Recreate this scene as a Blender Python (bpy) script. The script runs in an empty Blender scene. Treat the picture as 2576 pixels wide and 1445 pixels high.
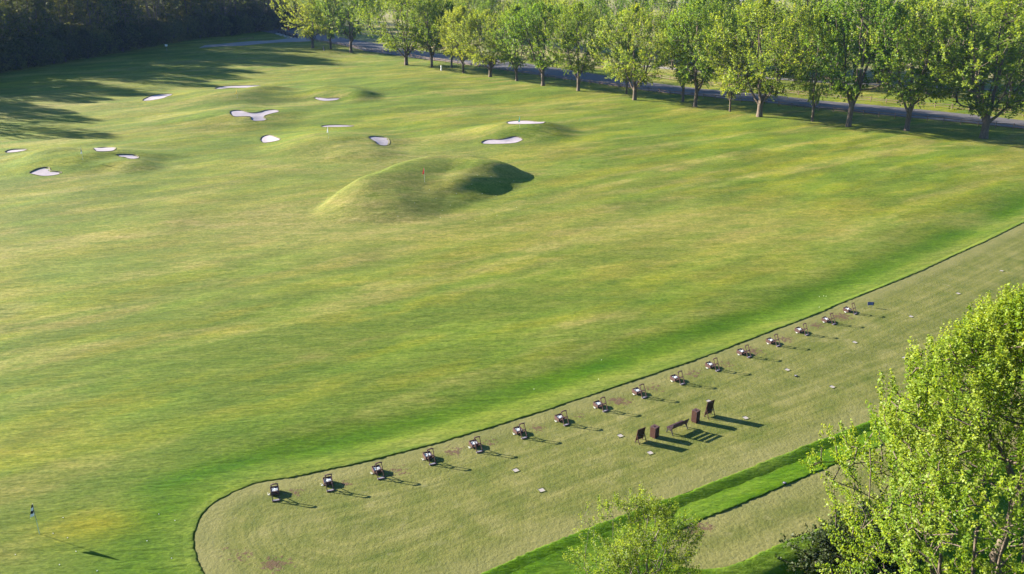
import bpy, bmesh, math, random
import numpy as np
from mathutils import Vector, Matrix
from mathutils.geometry import delaunay_2d_cdt

scene = bpy.context.scene
COL = scene.collection
rnd = random.Random(7)
R = math.radians

# ------------------------------------------------------------------ camera
CAM_H = 33.0
PITCH = R(21.17)
FPX, CX, CY = 2200.0, 1288.0, 722.5            # focal length and centre on a 2576 wide picture
cam_data = bpy.data.cameras.new('camera')
cam = bpy.data.objects.new('camera', cam_data)
COL.objects.link(cam)
cam.location = (0, 0, CAM_H)
cam.rotation_euler = (math.pi / 2 - PITCH, 0, 0)
cam_data.sensor_width = 36.0
cam_data.lens = 36.0 * FPX / 2576.0
cam_data.clip_start = 0.5
cam_data.clip_end = 8000
scene.camera = cam

# ------------------------------------------------------------------ light
SUN_EL = R(18.9)
SUN_DIR = Vector((-0.925, 0.38, 0)).normalized()      # horizontal direction towards the sun
world = bpy.data.worlds.new('World')
scene.world = world
world.use_nodes = True
wn = world.node_tree.nodes
wn.clear()
wout = wn.new('ShaderNodeOutputWorld')
wbg = wn.new('ShaderNodeBackground')
wsky = wn.new('ShaderNodeTexSky')
wsky.sky_type = 'NISHITA'
wsky.sun_disc = False
wsky.sun_elevation = SUN_EL
wsky.sun_rotation = math.atan2(SUN_DIR.x, SUN_DIR.y)
wsky.air_density = 1.5
wsky.dust_density = 0.4
wsky.ozone_density = 8.0
wbg.inputs['Strength'].default_value = 0.055
world.node_tree.links.new(wsky.outputs[0], wbg.inputs[0])
world.node_tree.links.new(wbg.outputs[0], wout.inputs[0])

sun_data = bpy.data.lights.new('sun', 'SUN')
sun_data.energy = 5.0
sun_data.angle = R(0.5)
sun_data.color = (1.0, 0.92, 0.76)
sun = bpy.data.objects.new('sun', sun_data)
COL.objects.link(sun)
to_sun = Vector((SUN_DIR.x * math.cos(SUN_EL), SUN_DIR.y * math.cos(SUN_EL), math.sin(SUN_EL)))
sun.rotation_euler = to_sun.to_track_quat('Z', 'Y').to_euler()

vs = scene.view_settings
vs.view_transform = 'Standard'
vs.look = 'None'
vs.gamma = 1.0
vs.use_curve_mapping = False
vs.exposure = 2.35
scene.cycles.max_bounces = 8
scene.cycles.diffuse_bounces = 3
scene.cycles.transmission_bounces = 4
scene.cycles.transparent_max_bounces = 4

# ------------------------------------------------------------------ small helpers
def tag(o, label=None, cat=None, group=None, kind=None):
    if label: o['label'] = label
    if cat: o['category'] = cat
    if group: o['group'] = group
    if kind: o['kind'] = kind
    return o

def empty(name, loc, rz=0.0):
    o = bpy.data.objects.new(name, None)
    o.empty_display_size = 0.3
    COL.objects.link(o)
    o.location = loc
    o.rotation_euler = (0, 0, rz)
    return o

def link(name, me, parent=None):
    o = bpy.data.objects.new(name, me)
    COL.objects.link(o)
    if parent is not None:
        o.parent = parent
    return o

def copy_tree(o, parent=None):
    c = o.copy()
    COL.objects.link(c)
    c.parent = parent
    for ch in list(o.children):
        copy_tree(ch, c)
    return c

def np_mesh(name, V, F, mat, smooth=False):
    """V (n,3), F (m,k) with k 3 or 4"""
    V = np.asarray(V, np.float32); F = np.asarray(F, np.int32)
    me = bpy.data.meshes.new(name)
    k = F.shape[1]
    me.vertices.add(len(V)); me.vertices.foreach_set('co', V.ravel())
    me.loops.add(F.size); me.loops.foreach_set('vertex_index', F.ravel())
    me.polygons.add(len(F))
    me.polygons.foreach_set('loop_start', np.arange(0, F.size, k, dtype=np.int32))
    me.polygons.foreach_set('loop_total', np.full(len(F), k, np.int32))
    if smooth:
        me.polygons.foreach_set('use_smooth', np.ones(len(F), bool))
    me.update(calc_edges=True)
    if mat: me.materials.append(mat)
    return me

class MB:
    """collects boxes, bars and sheets into one mesh"""
    def __init__(self): self.v = []; self.f = []
    def hexa(self, pts):
        b = len(self.v); self.v += [tuple(p) for p in pts]
        for q in ((0,3,2,1),(4,5,6,7),(0,1,5,4),(1,2,6,5),(2,3,7,6),(3,0,4,7)):
            self.f.append(tuple(b + i for i in q))
    def box(self, c, s):
        x, y, z = c; a, b, d = s[0]/2, s[1]/2, s[2]/2
        self.hexa([(x-a,y-b,z-d),(x+a,y-b,z-d),(x+a,y+b,z-d),(x-a,y+b,z-d),
                   (x-a,y-b,z+d),(x+a,y-b,z+d),(x+a,y+b,z+d),(x-a,y+b,z+d)])
        return self
    def bar(self, p, q, w, h, up=(0,0,1)):
        p, q, up = Vector(p), Vector(q), Vector(up)
        d = (q - p).normalized(); s = d.cross(up)
        if s.length < 1e-4: s = d.cross(Vector((0,1,0)))
        s.normalize(); u = s.cross(d).normalized()
        s *= w/2; u *= h/2
        self.hexa([p-s-u, p+s-u, p+s+u, p-s+u, q-s-u, q+s-u, q+s+u, q-s+u])
        return self
    def path(self, pts, w, h, up=(0,0,1)):
        for a, b in zip(pts, pts[1:]): self.bar(a, b, w, h, up)
        return self
    def tube(self, pts, rad, n=8, cap=True):
        pts = [Vector(p) for p in pts]; rad = rad if isinstance(rad, (list, tuple)) else [rad]*len(pts)
        b = len(self.v)
        for i, p in enumerate(pts):
            d = (pts[min(i+1, len(pts)-1)] - pts[max(i-1, 0)]).normalized()
            s = d.cross(Vector((0.13,0.9,0.2))).normalized(); u = s.cross(d)
            for k in range(n):
                a = 2*math.pi*k/n
                self.v.append(tuple(p + rad[i]*(math.cos(a)*s + math.sin(a)*u)))
        for i in range(len(pts)-1):
            for k in range(n):
                self.f.append((b+i*n+k, b+i*n+(k+1)%n, b+(i+1)*n+(k+1)%n, b+(i+1)*n+k))
        if cap:
            self.f.append(tuple(b+k for k in range(n))); self.f.append(tuple(b+(len(pts)-1)*n+k for k in reversed(range(n))))
        return self
    def mesh(self, name, mat):
        me = bpy.data.meshes.new(name)
        me.from_pydata(self.v, [], self.f); me.update()
        bm = bmesh.new(); bm.from_mesh(me); bmesh.ops.recalc_face_normals(bm, faces=bm.faces[:]); bm.to_mesh(me); bm.free()
        if mat: me.materials.append(mat)
        return me
    def build(self, name, mat, parent=None):
        return link(name, self.mesh(name, mat), parent)

# ------------------------------------------------------------------ numpy noise
def _hash(ix, iy, seed):
    n = (ix.astype(np.int64) * 374761393 + iy.astype(np.int64) * 668265263 + seed * 1442695041) & 0x7fffffff
    n = ((n ^ (n >> 13)) * 1274126177) & 0x7fffffff
    n = n ^ (n >> 16)
    return (n & 0xffff) / 65535.0
def vnoise(x, y, seed=0):
    ix = np.floor(x); iy = np.floor(y); fx = x - ix; fy = y - iy
    fx = fx*fx*fx*(fx*(fx*6-15)+10); fy = fy*fy*fy*(fy*(fy*6-15)+10)
    a = _hash(ix, iy, seed); b = _hash(ix+1, iy, seed); c = _hash(ix, iy+1, seed); d = _hash(ix+1, iy+1, seed)
    return (a*(1-fx)+b*fx)*(1-fy) + (c*(1-fx)+d*fx)*fy
def fbm(x, y, seed=0, octs=4):
    s = 0; amp = 0.5; t = 0
    for o in range(octs):
        s = s + amp*vnoise(x, y, seed+o*17); t += amp; amp *= 0.5; x = x*2.03+7.1; y = y*2.03+3.7
    return s/t
def sstep(a, b, x):
    t = np.clip((x-a)/(b-a), 0, 1); return t*t*(3-2*t)

# ------------------------------------------------------------------ picture point -> ground point
def ray(px, py):
    a = (px-CX)/FPX; b = -(py-CY)/FPX
    c, s = math.cos(PITCH), math.sin(PITCH)
    return np.array([a, c + b*s, -s + b*c])
def flat(px, py, z=0.0):
    d = ray(px, py); t = (z-CAM_H)/d[2]
    return np.array([d[0]*t, d[1]*t])
def flats(pts): return np.array([flat(*p) for p in pts])

# signed distance to a closed outline, negative inside
def sdist(P, X, Y):
    X = np.asarray(X, float); Y = np.asarray(Y, float)
    best = np.full(X.shape, 1e18); ins = np.zeros(X.shape, bool)
    n = len(P)
    for i in range(n):
        ax, ay = P[i]; bx, by = P[(i+1) % n]
        dx, dy = bx-ax, by-ay
        t = np.clip(((X-ax)*dx+(Y-ay)*dy)/(dx*dx+dy*dy+1e-12), 0, 1)
        d = (X-ax-t*dx)**2 + (Y-ay-t*dy)**2
        best = np.minimum(best, d)
        cond = (ay > Y) != (by > Y)
        if dy != 0:
            ins ^= cond & (X < (bx-ax)*(Y-ay)/dy + ax)
    return np.where(ins, -1, 1)*np.sqrt(best)
def pdist(P, X, Y):
    """distance to an open polyline"""
    best = np.full(np.shape(X), 1e18)
    for (ax, ay), (bx, by) in zip(P, P[1:]):
        dx, dy = bx-ax, by-ay
        t = np.clip(((X-ax)*dx+(Y-ay)*dy)/(dx*dx+dy*dy+1e-12), 0, 1)
        best = np.minimum(best, (X-ax-t*dx)**2+(Y-ay-t*dy)**2)
    return np.sqrt(best)
def smooth_poly(P, it=2, closed=True):
    P = np.asarray(P, float)
    for _ in range(it):
        Q = []
        n = len(P)
        if not closed: Q.append(P[0])
        for i in range(n if closed else n-1):
            a, b = P[i], P[(i+1) % n]
            Q += [a*0.75+b*0.25, a*0.25+b*0.75]
        if not closed: Q.append(P[-1])
        P = np.array(Q)
    return P

# ------------------------------------------------------------------ outlines on the ground
TEE1_UP = [(2900,408),(2700,504),(2574,562),(2489,603),(2387,651),(2271,702),(2194,734),(2118,762),(2056,790),(1954,830),(1835,875),(1770,899),(1649,941),(1526,983),(1410,1020),(1274,1064),
           (1225,1079),(1115,1113),(991,1146),(912,1164),(843,1179),(761,1196),(690,1207),(637,1217),(585,1239),(540,1264),(520,1283),(504,1305),(494,1330),(489,1354),(491,1380),(497,1405),(516,1445),(540,1480)]
TEE1_LOW = [(620,1530),(800,1575),(1000,1530),(1205,1447),(1345,1385),(1449,1343),(1600,1283),(1702,1249),(1780,1219),(1925,1164),(2071,1104),(2250,1035),(2400,970),(2576,905),(2900,770)]
TEE2 = [(2900,800),(2576,955),(2236,1112),(2071,1181),(1954,1230),(1828,1282),(1716,1325),(1690,1345),(1672,1375),
        (1682,1410),(1720,1428),(1768,1433),(1839,1423),(1907,1393),(1977,1360),(2053,1335),(2200,1275),(2400,1195),(2576,1130),(2900,1010)]
tee1_poly = smooth_poly(flats(TEE1_UP + TEE1_LOW), 2)
tee2_poly = smooth_poly(flats(TEE2), 2)
tee1_up_line = smooth_poly(flats(TEE1_UP), 2, False)

# mounds: base point in the picture, half axes in metres, turn, height, steepness
MOUNDS = [
    (1165, 480, 8.5, 5.0, 32, 0.55, .0),
    (1250, 446, 8.0, 5.0, 25, 0.5, .0),
    (1312, 334, 13.0, 12.0, 15, 1.15, .15),
    (1372, 334, 8.0, 8.0, 0, 0.45, .0),
    (830, 362, 15.0, 15.0, 20, 1.3, .1),
    (920, 388, 8.0, 8.5, 0, 0.7, .0),
    (590, 252, 17.0, 20.0, 10, 1.5, .1),
    (690, 234, 9.0, 12.0, 0, 1.0, .0),
    (530, 300, 14.0, 14.0, 0, 0.6, .0),
    (640, 296, 13.0, 16.0, 0, 0.7, .2),
    (835, 238, 13.0, 15.0, 10, 1.2, .1),
    (905, 248, 7.0, 9.0, 0, 0.8, .0),
    (215, 404, 15.0, 11.0, 20, 1.2, .1),
    (330, 420, 6.5, 6.0, 10, 0.8, .0),
    (110, 400, 8.0, 8.0, 10, 0.5, .0),
    (440, 250, 13.0, 15.0, 0, 0.6, .0),
    (1060, 215, 18.0, 18.0, 0, 0.5, .0),
]
_m = []
for px, py, rx, ry, rot, hh, k in MOUNDS:
    c = flat(px, py); _m.append((c[0], c[1], rx, ry, R(rot), hh, k))

MF = [(755,550),(800,562),(880,569),(960,567),(1050,564),(1110,551),(1180,528),(1240,505),(1300,486),(1360,458)]
MBK = [(1360,458),(1330,430),(1200,410),(1060,412),(960,430),(870,466),(790,514),(755,550)]
big_mound = smooth_poly(flats(MF[:-1]+MBK[:-1]), 2)
mound_front = smooth_poly(flats(MF), 2, False); mound_back = smooth_poly(flats(MBK), 2, False)
def cv(ox, oy, s, pts): return [(ox+x*s, oy+y*s) for x, y in pts]
A = lambda p: cv(0, 198.2, .19593, p)
B = lambda p: cv(495.5, 198.2, .19593, p)
D = lambda p: cv(1132.7, 283.2, .1374, p)
BUNKERS = [
    ('small tapering sand bunker nearest the shaded wood', A([(1830,275),(1900,240),(2000,205),(2215,195),(2205,212),(2125,235),(2110,248),(2000,270),(1850,288)])),
    ('thin oval sand bunker at the far left of the blue flag mound', A([(65,945),(100,920),(180,905),(340,905),(335,920),(220,942),(90,952)])),
    ('oval sand bunker just right of the dark blue flag', A([(1185,905),(1260,885),(1400,880),(1480,895),(1478,915),(1420,932),(1250,935),(1225,925)])),
    ('bean shaped sand bunker on the right shoulder of the blue flag mound', A([(1490,980),(1540,972),(1720,975),(1780,1005),(1765,1025),(1700,1032),(1640,1025),(1620,1008),(1550,1003)])),
    ('notched sand bunker at the foot of the blue flag mound', A([(375,1215),(430,1180),(500,1150),(600,1138),(632,1150),(632,1185),(680,1192),(780,1200),(788,1212),(740,1232),(630,1248),(530,1248),(450,1228)])),
    ('long thin sand bunker behind the yellow flag', B([(230,125),(300,100),(420,92),(600,88),(830,90),(800,100),(600,122),(430,115),(330,130),(240,132)])),
    ('shallow crescent sand bunker between the yellow flag and the road trees', B([(1490,240),(1560,243),(1650,255),(1750,250),(1835,250),(1830,262),(1750,280),(1650,288),(1560,275)])),
    ('three lobed sand bunker below the yellow flag', B([(425,425),(480,405),(580,410),(640,435),(720,442),(800,435),(870,408),(970,398),(1045,410),(1045,428),(960,445),(870,470),(848,490),(885,520),(880,535),(800,543),(720,540),(700,525),(705,500),(690,485),(600,482),(480,490),(435,460)])),
    ('thin sand bunker along the crest behind the white flag', B([(1590,610),(1650,598),(1800,594),(1960,598),(2030,608),(1950,618),(1750,622),(1620,621)])),
    ('pear shaped sand bunker left of the white flag', B([(818,780),(840,745),(900,725),(960,730),(1010,755),(1075,778),(1040,795),(940,815),(850,825),(825,800)])),
    ('kidney shaped sand bunker right of the white flag', B([(2203,755),(2240,740),(2330,745),(2430,755),(2470,800),(2465,840),(2420,860),(2350,855),(2310,835),(2300,810),(2250,785)])),
    ('flat topped sand bunker behind the teal flag', D([(1030,195),(1080,165),(1200,153),(1450,155),(1600,178),(1740,203),(1700,212),(1500,216),(1200,215),(1050,214)])),
    ('long curved sand bunker in the face of the teal flag mound', D([(570,545),(640,510),(760,495),(860,503),(960,495),(1060,465),(1170,440),(1270,455),(1320,500),(1300,515),(1180,560),(1000,575),(780,578),(600,575)])),
]

def mounds_h(X, Y):
    H = np.zeros(np.shape(X))
    for cx, cy, rx, ry, rot, hh, k in _m:
        c, s = math.cos(rot), math.sin(rot)
        u = ((X-cx)*c + (Y-cy)*s)/rx; v = (-(X-cx)*s + (Y-cy)*c)/ry
        th = np.arctan2(v, u)
        r = np.sqrt(u*u+v*v)*(1+.07*np.sin(3*th+cx)+.05*np.sin(5*th+cy))
        H = H + 1.25*hh*(1-sstep(k, 1.0, r))
    s = -sdist(big_mound, X, Y)
    sf = pdist(mound_front, X, Y); sb = pdist(mound_back, X, Y)
    u = sf/(sf+sb+1e-6)
    g = sstep(-.04, .80, u)*(1-sstep(.70, 1.0, u))
    H = H + np.where(s > 0, sstep(0, 2.5, s)*(2.9*g*sstep(2, 20, sf+sb)+.25*(fbm(X/4.5, Y/4.5, 61, 3)-.45)), 0)
    return H
def base_h(X, Y):
    X = np.asarray(X, float); Y = np.asarray(Y, float)
    H = mounds_h(X, Y)
    far = sstep(62, 95, Y + 0*X)*sstep(-400, -200, -np.abs(X))
    H = H + far*(0.9*(fbm(X/34, Y/34, 3, 3)-0.5) + 0.30*(fbm(X/9, Y/9, 5, 2)-0.5))
    return H
def point(px, py):
    z = 0.0
    for _ in range(12):
        p = flat(px, py, z); z = 0.5*z + 0.5*float(base_h(np.array([p[0]]), np.array([p[1]]))[0])
    return p
bunkers = []
for lab, outline in BUNKERS:
    P = smooth_poly(np.array([point(*q) for q in outline]), 2)
    bunkers.append((lab, P))

def ground_h(X, Y, dips=True):
    X = np.asarray(X, float); Y = np.asarray(Y, float); shp = X.shape
    X = X.ravel(); Y = Y.ravel()
    H = base_h(X, Y)
    near = (Y < 190) & (X > -90) & (X < 190)
    if near.any():
        x, y = X[near], Y[near]
        s1 = sdist(tee1_poly, x, y); s2 = sdist(tee2_poly, x, y)
        h = H[near]
        up = pdist(tee1_up_line, x, y)
        # swale along the upper edge of the long tee
        side = (s1 > 0) & (s2 > 0) & (up < s1+0.6)
        sw = -0.36*np.exp(-((s1-3.1)/np.where(s1 > 3.1, 3.2, 1.7))**2)*(0.6+.8*fbm(x/12, y/12, 11, 2))*sstep(-24, -12, x)
        h = np.where(side, h+sw, h)
        # strip between the two tees
        strip = (s1 > 0) & (s2 > 0) & ~(up < s1+0.6)
        t = s1/(s1+s2+1e-6)
        prof = np.interp(t, [0, .08, .3, .66, .9, 1], [0, -.02, -.20, -.02, -.03, -.05])
        outer = np.clip((s1+s2-5)/8, 0, 1)
        h = np.where(strip, h+prof*(1-outer)-0.15*outer, h)
        # bank falling away beyond the short tee
        low = (s2 > .4) & (s1 > 7.0) & ~side & (up > s1+3)
        h = np.where(low, h-3.4*sstep(.5, 6.0, s2)*sstep(7, 9, s1), h)
        h = np.where((s1 < 0), -0.05, h)
        h = np.where((s2 < 0), -0.10, h)
        H[near] = h
    if dips:
        for lab, P in bunkers:
            x0, y0 = P.min(0)-3; x1, y1 = P.max(0)+3
            m = (X > x0) & (X < x1) & (Y > y0) & (Y < y1)
            if m.any():
                s = sdist(P, X[m], Y[m])
                H[m] += -0.15*sstep(0.25, -0.5, s) + 0.03*np.exp(-((s-0.7)/0.6)**2)
    return H.reshape(shp)
def gz(x, y): return float(ground_h(np.array([float(x)]), np.array([float(y)]))[0])
def at(px, py):
    z = 0.0
    for _ in range(10):
        p = flat(px, py, z); z = 0.5*z + 0.5*gz(p[0], p[1])
    return Vector((p[0], p[1], gz(p[0], p[1])))

# ------------------------------------------------------------------ materials
def new_mat(name, rough=0.8):
    m = bpy.data.materials.new(name); m.use_nodes = True
    nt = m.node_tree; b = nt.nodes['Principled BSDF']
    b.inputs['Roughness'].default_value = rough
    b.inputs['Specular IOR Level'].default_value = 0.25
    return m, nt, b
def N(nt, t, **kw):
    n = nt.nodes.new(t)
    for k, v in kw.items():
        if k in n.inputs.keys() if hasattr(n.inputs, 'keys') else False: n.inputs[k].default_value = v
        else: setattr(n, k, v)
    return n
def ramp(nt, stops):
    r = nt.nodes.new('ShaderNodeValToRGB'); e = r.color_ramp.elements
    while len(e) < len(stops): e.new(0.5)
    for el, (p, c) in zip(e, stops):
        el.position = p; el.color = (*c, 1) if len(c) == 3 else c
    return r
def noise(nt, vec, scale, detail=3, rough=0.55):
    n = nt.nodes.new('ShaderNodeTexNoise'); n.inputs['Scale'].default_value = scale
    n.inputs['Detail'].default_value = detail; n.inputs['Roughness'].default_value = rough
    if vec is not None: nt.links.new(vec, n.inputs['Vector'])
    return n
def mapping(nt, rot=0, scale=(1,1,1)):
    g = nt.nodes.new('ShaderNodeNewGeometry'); mp = nt.nodes.new('ShaderNodeMapping')
    mp.inputs['Rotation'].default_value = (0, 0, rot); mp.inputs['Scale'].default_value = scale
    nt.links.new(g.outputs['Position'], mp.inputs['Vector']); return mp.outputs[0]
def mixc(nt, fac, a, b, mode='MIX'):
    m = nt.nodes.new('ShaderNodeMix'); m.data_type = 'RGBA'; m.blend_type = mode
    for sock, v in ((m.inputs[0], fac), (m.inputs[6], a), (m.inputs[7], b)):
        if isinstance(v, (int, float)): sock.default_value = v
        elif isinstance(v, tuple): sock.default_value = (*v, 1)
        else: nt.links.new(v, sock)
    return m.outputs[2]
def mathn(nt, op, a, b=0.5):
    m = nt.nodes.new('ShaderNodeMath'); m.operation = op
    for i, v in enumerate((a, b)):
        if isinstance(v, (int, float)): m.inputs[i].default_value = v
        else: nt.links.new(v, m.inputs[i])
    return m.outputs[0]
def bump(nt, b, heights, chain=None):
    last = None
    for h, strength, dist in heights:
        n = nt.nodes.new('ShaderNodeBump'); n.inputs['Strength'].default_value = strength; n.inputs['Distance'].default_value = dist
        nt.links.new(h, n.inputs['Height'])
        if last is not None: nt.links.new(last, n.inputs['Normal'])
        last = n.outputs[0]
    nt.links.new(last, b.inputs['Normal'])

def grass_mat(name, fine=1.0, contrast=1.0, bumpk=1.0):
    m, nt, b = new_mat(name, 0.95)
    b.inputs['Specular IOR Level'].default_value = 0.1
    at_ = nt.nodes.new('ShaderNodeAttribute'); at_.attribute_name = 'tint'
    p = mapping(nt)
    ps = mapping(nt, R(-36), (0.30, 1.0, 1.0))
    pf = mapping(nt, R(-40), (0.6, 1.0, 1.0))
    n1 = noise(nt, pf, 5.0*fine, 4, 0.75)
    n2 = noise(nt, pf, 1.5*fine, 5, 0.7)
    n3 = noise(nt, ps, 0.42, 4, 0.6)
    n4 = noise(nt, p, 2.6, 4, 0.7)
    def mul(c, n, lo, hi, a=.3, z=.7):
        r = ramp(nt, [(a, lo), (.5, (1, 1, 1)), (z, hi)]); nt.links.new(n.outputs[0], r.inputs[0])
        return mixc(nt, 1.0, c, r.outputs[0], 'MULTIPLY')
    c = mul(at_.outputs['Color'], n1, (.60, .66, .5), (1.42, 1.34, 1.5))
    c = mul(c, n2, (.70, .80, .6), (1.30, 1.18, 1.5))
    c = mul(c, n3, (.80, .90, .75), (1.24, 1.10, 1.45))
    c = mul(c, n4, (.80, .84, .75), (1.16, 1.14, 1.2))
    nt.links.new(c, b.inputs['Base Color'])
    nb1 = noise(nt, p, 8*fine, 4, 0.7)
    nb2 = noise(nt, ps, 2.4*fine, 4, 0.65)
    nb3 = noise(nt, ps, 0.7, 3, 0.6)
    bump(nt, b, [(nb3.outputs[0], 0.7*bumpk, 0.22), (nb2.outputs[0], 0.75*bumpk, 0.14), (nb1.outputs[0], 0.7*bumpk, 0.05)])
    return m
M_field = grass_mat('mown_field_grass', 1.0, 1.0, 1.0)

def tee_mat():
    m, nt, b = new_mat('short_tee_turf', 0.95)
    b.inputs['Specular IOR Level'].default_value = 0.1
    sd = nt.nodes.new('ShaderNodeAttribute'); sd.attribute_name = 'edge'
    we = nt.nodes.new('ShaderNodeAttribute'); we.attribute_name = 'wear'
    p = mapping(nt)
    big = noise(nt, p, 0.35, 5, 0.65)
    base = ramp(nt, [(0.3, (.068, .086, .016)), (0.5, (.103, .108, .027)), (0.72, (.146, .139, .048))])
    nt.links.new(big.outputs[0], base.inputs[0])
    # mower and wheel lines run along the edge
    comb = nt.nodes.new('ShaderNodeCombineXYZ'); nt.links.new(sd.outputs['Fac'], comb.inputs[0])
    wob = noise(nt, p, 0.12, 2)
    nt.links.new(mathn(nt, 'MULTIPLY', wob.outputs[0], 0.8), comb.inputs[1])
    lines = noise(nt, comb.outputs[0], 1.3, 4, 0.7)
    rl = ramp(nt, [(0.36, (.70, .77, .68)), (0.5, (1, 1, 1)), (0.64, (1.25, 1.18, 1.28))])
    nt.links.new(lines.outputs[0], rl.inputs[0])
    c = mixc(nt, 1.0, base.outputs[0], rl.outputs[0], 'MULTIPLY')
    # the outer metre of each tee is paler and drier
    rm = ramp(nt, [(0.0, (1, 1, 1)), (0.16, (.9, .9, .9)), (0.45, (0, 0, 0))]); nt.links.new(mathn(nt, 'MULTIPLY', sd.outputs['Fac'], .2), rm.inputs[0])
    c = mixc(nt, mathn(nt, 'MULTIPLY', rm.outputs[0], .5), c, (.165, .150, .062))
    f = noise(nt, p, 9, 5, 0.8)
    rf = ramp(nt, [(0.3, (.68, .72, .65)), (0.5, (1, 1, 1)), (0.7, (1.30, 1.26, 1.24))])
    nt.links.new(f.outputs[0], rf.inputs[0])
    c = mixc(nt, 1.0, c, rf.outputs[0], 'MULTIPLY')
    # pale dry spots
    dry = noise(nt, p, 0.8, 4, 0.6); rd = ramp(nt, [(0.60, (0, 0, 0)), (0.74, (1, 1, 1))]); nt.links.new(dry.outputs[0], rd.inputs[0])
    c = mixc(nt, mathn(nt, 'MULTIPLY', rd.outputs[0], 0.45), c, (.175, .162, .080))
    # divots: bare brown soil where play has worn the turf
    dv = noise(nt, p, 3.0, 4, 0.7)
    th = mathn(nt, 'ADD', mathn(nt, 'MULTIPLY', we.outputs['Fac'], 0.30), dv.outputs[0])
    rv = ramp(nt, [(0.73, (0, 0, 0)), (0.80, (1, 1, 1))]); nt.links.new(th, rv.inputs[0])
    c = mixc(nt, mathn(nt, 'MULTIPLY', rv.outputs[0], 0.85), c, (.085, .048, .034))
    nt.links.new(c, b.inputs['Base Color'])
    nb = noise(nt, p, 10, 3, 0.6); nb2 = noise(nt, p, 3, 3, 0.6)
    bump(nt, b, [(nb2.outputs[0], 0.55, 0.10), (nb.outputs[0], 0.6, 0.035)])
    return m
M_tee = tee_mat()

def simple(name, col, rough=0.75, var=0.25, scale=6, bumps=0.0, spec=0.25):
    m, nt, b = new_mat(name, rough); b.inputs['Specular IOR Level'].default_value = spec
    tc = nt.nodes.new('ShaderNodeTexCoord')
    n = noise(nt, tc.outputs['Object'], scale, 4, 0.6)
    r = ramp(nt, [(0.25, tuple(c*(1-var) for c in col)), (0.75, tuple(min(1, c*(1+var)) for c in col))])
    nt.links.new(n.outputs[0], r.inputs[0]); nt.links.new(r.outputs[0], b.inputs['Base Color'])
    if bumps: bump(nt, b, [(n.outputs[0], bumps, 0.02)])
    return m
def world_simple(name, col, rough, var, scale, bumps=0.0, dist=0.03):
    m, nt, b = new_mat(name, rough); p = mapping(nt)
    n = noise(nt, p, scale, 5, 0.65); n2 = noise(nt, p, scale*0.13, 3, 0.6)
    r = ramp(nt, [(0.25, tuple(c*(1-var) for c in col)), (0.75, tuple(c*(1+var) for c in col))])
    nt.links.new(n.outputs[0], r.inputs[0])
    r2 = ramp(nt, [(0.3, (1-var*.6,)*3), (0.7, (1+var*.6,)*3)]); nt.links.new(n2.outputs[0], r2.inputs[0])
    c = mixc(nt, 1.0, r.outputs[0], r2.outputs[0], 'MULTIPLY'); nt.links.new(c, b.inputs['Base Color'])
    if bumps: bump(nt, b, [(n.outputs[0], bumps, dist)])
    return m
M_sand = world_simple('bunker_sand', (.28, .24, .265), 0.95, .14, 1.2, .5, .08)
M_earth = world_simple('bunker_lip_earth', (.10, .085, .050), 0.95, .3, 3, .5)
M_asphalt = world_simple('road_asphalt', (.085, .077, .082), 0.85, .14, .5, .2)
M_gravel = world_simple('gravel_path', (.20, .18, .175), 0.95, .2, 2, .4)
M_white = simple('white_paint', (.75, .74, .72), .5, .06)
M_wood = simple('stained_brown_timber', (.064, .033, .030), .6, .3, 9, .2)
M_wood2 = simple('red_brown_slats', (.048, .020, .016), .6, .3, 9, .2)
M_board = simple('dark_board_back', (.035, .018, .014), .6, .3, 9)
M_fence = simple('weathered_rail', (.17, .115, .085), .85, .35, 5, .3)
M_bridge = simple('dark_creosoted_beam', (.035, .027, .024), .85, .3, 3, .3)
M_conc = simple('pale_concrete', (.30, .285, .27), .9, .15, 8, .2)
M_plate = simple('marker_stone', (.27, .235, .22), .85, .12, 14)
M_iron = simple('black_cast_iron', (.022, .018, .022), .45, .2, 8, 0, .5)
M_benchslat = simple('purple_brown_slats', (.05, .025, .026), .6, .25, 9)
M_liner = simple('black_bin_liner', (.012, .012, .014), .5, .2)
M_ball = simple('golf_ball_white', (.80, .80, .80), .45, .03)
M_metal = simple('grey_steel_plate', (.17, .16, .19), .45, .2, 8)
M_blue = simple('navy_sign_face', (.010, .014, .085), .4, .1)
M_lett = simple('pale_blue_lettering', (.22, .32, .62), .5, .05)
M_red = simple('red_flag_cloth', (.62, .03, .03), .8, .1)
M_yel = simple('yellow_flag_cloth', (.80, .56, .02), .8, .1)
M_teal = simple('teal_flag_cloth', (.02, .34, .30), .8, .1)
M_navy = simple('navy_flag_cloth', (.02, .03, .10), .8, .1)
M_wht = simple('white_flag_cloth', (.78, .78, .80), .8, .05)
M_blk = simple('black_flag_cloth', (.015, .015, .02), .8, .1)
M_pole = simple('white_fibreglass_pole', (.42, .42, .40), .5, .05)
M_poleg = simple('pale_green_pole', (.42, .55, .45), .5, .05)
M_orange = simple('orange_sheeting', (.75, .16, .02), .5, .05)
M_turf = simple('turf_lip', (.088, .094, .020), .95, .3, 12, .3)

def bark(name, col):
    m, nt, b = new_mat(name, 0.95); tc = nt.nodes.new('ShaderNodeTexCoord')
    mp = nt.nodes.new('ShaderNodeMapping'); mp.inputs['Scale'].default_value = (6, 6, 1.2)
    nt.links.new(tc.outputs['Object'], mp.inputs[0])
    n = noise(nt, mp.outputs[0], 2.0, 5, .65)
    r = ramp(nt, [(.3, tuple(c*.5 for c in col)), (.7, tuple(c*1.35 for c in col))])
    nt.links.new(n.outputs[0], r.inputs[0]); nt.links.new(r.outputs[0], b.inputs['Base Color'])
    bump(nt, b, [(n.outputs[0], .8, .06)]); return m
M_bark = bark('grey_brown_bark', (.115, .088, .068))
M_bark2 = bark('pale_grey_bark', (.15, .125, .11))

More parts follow.
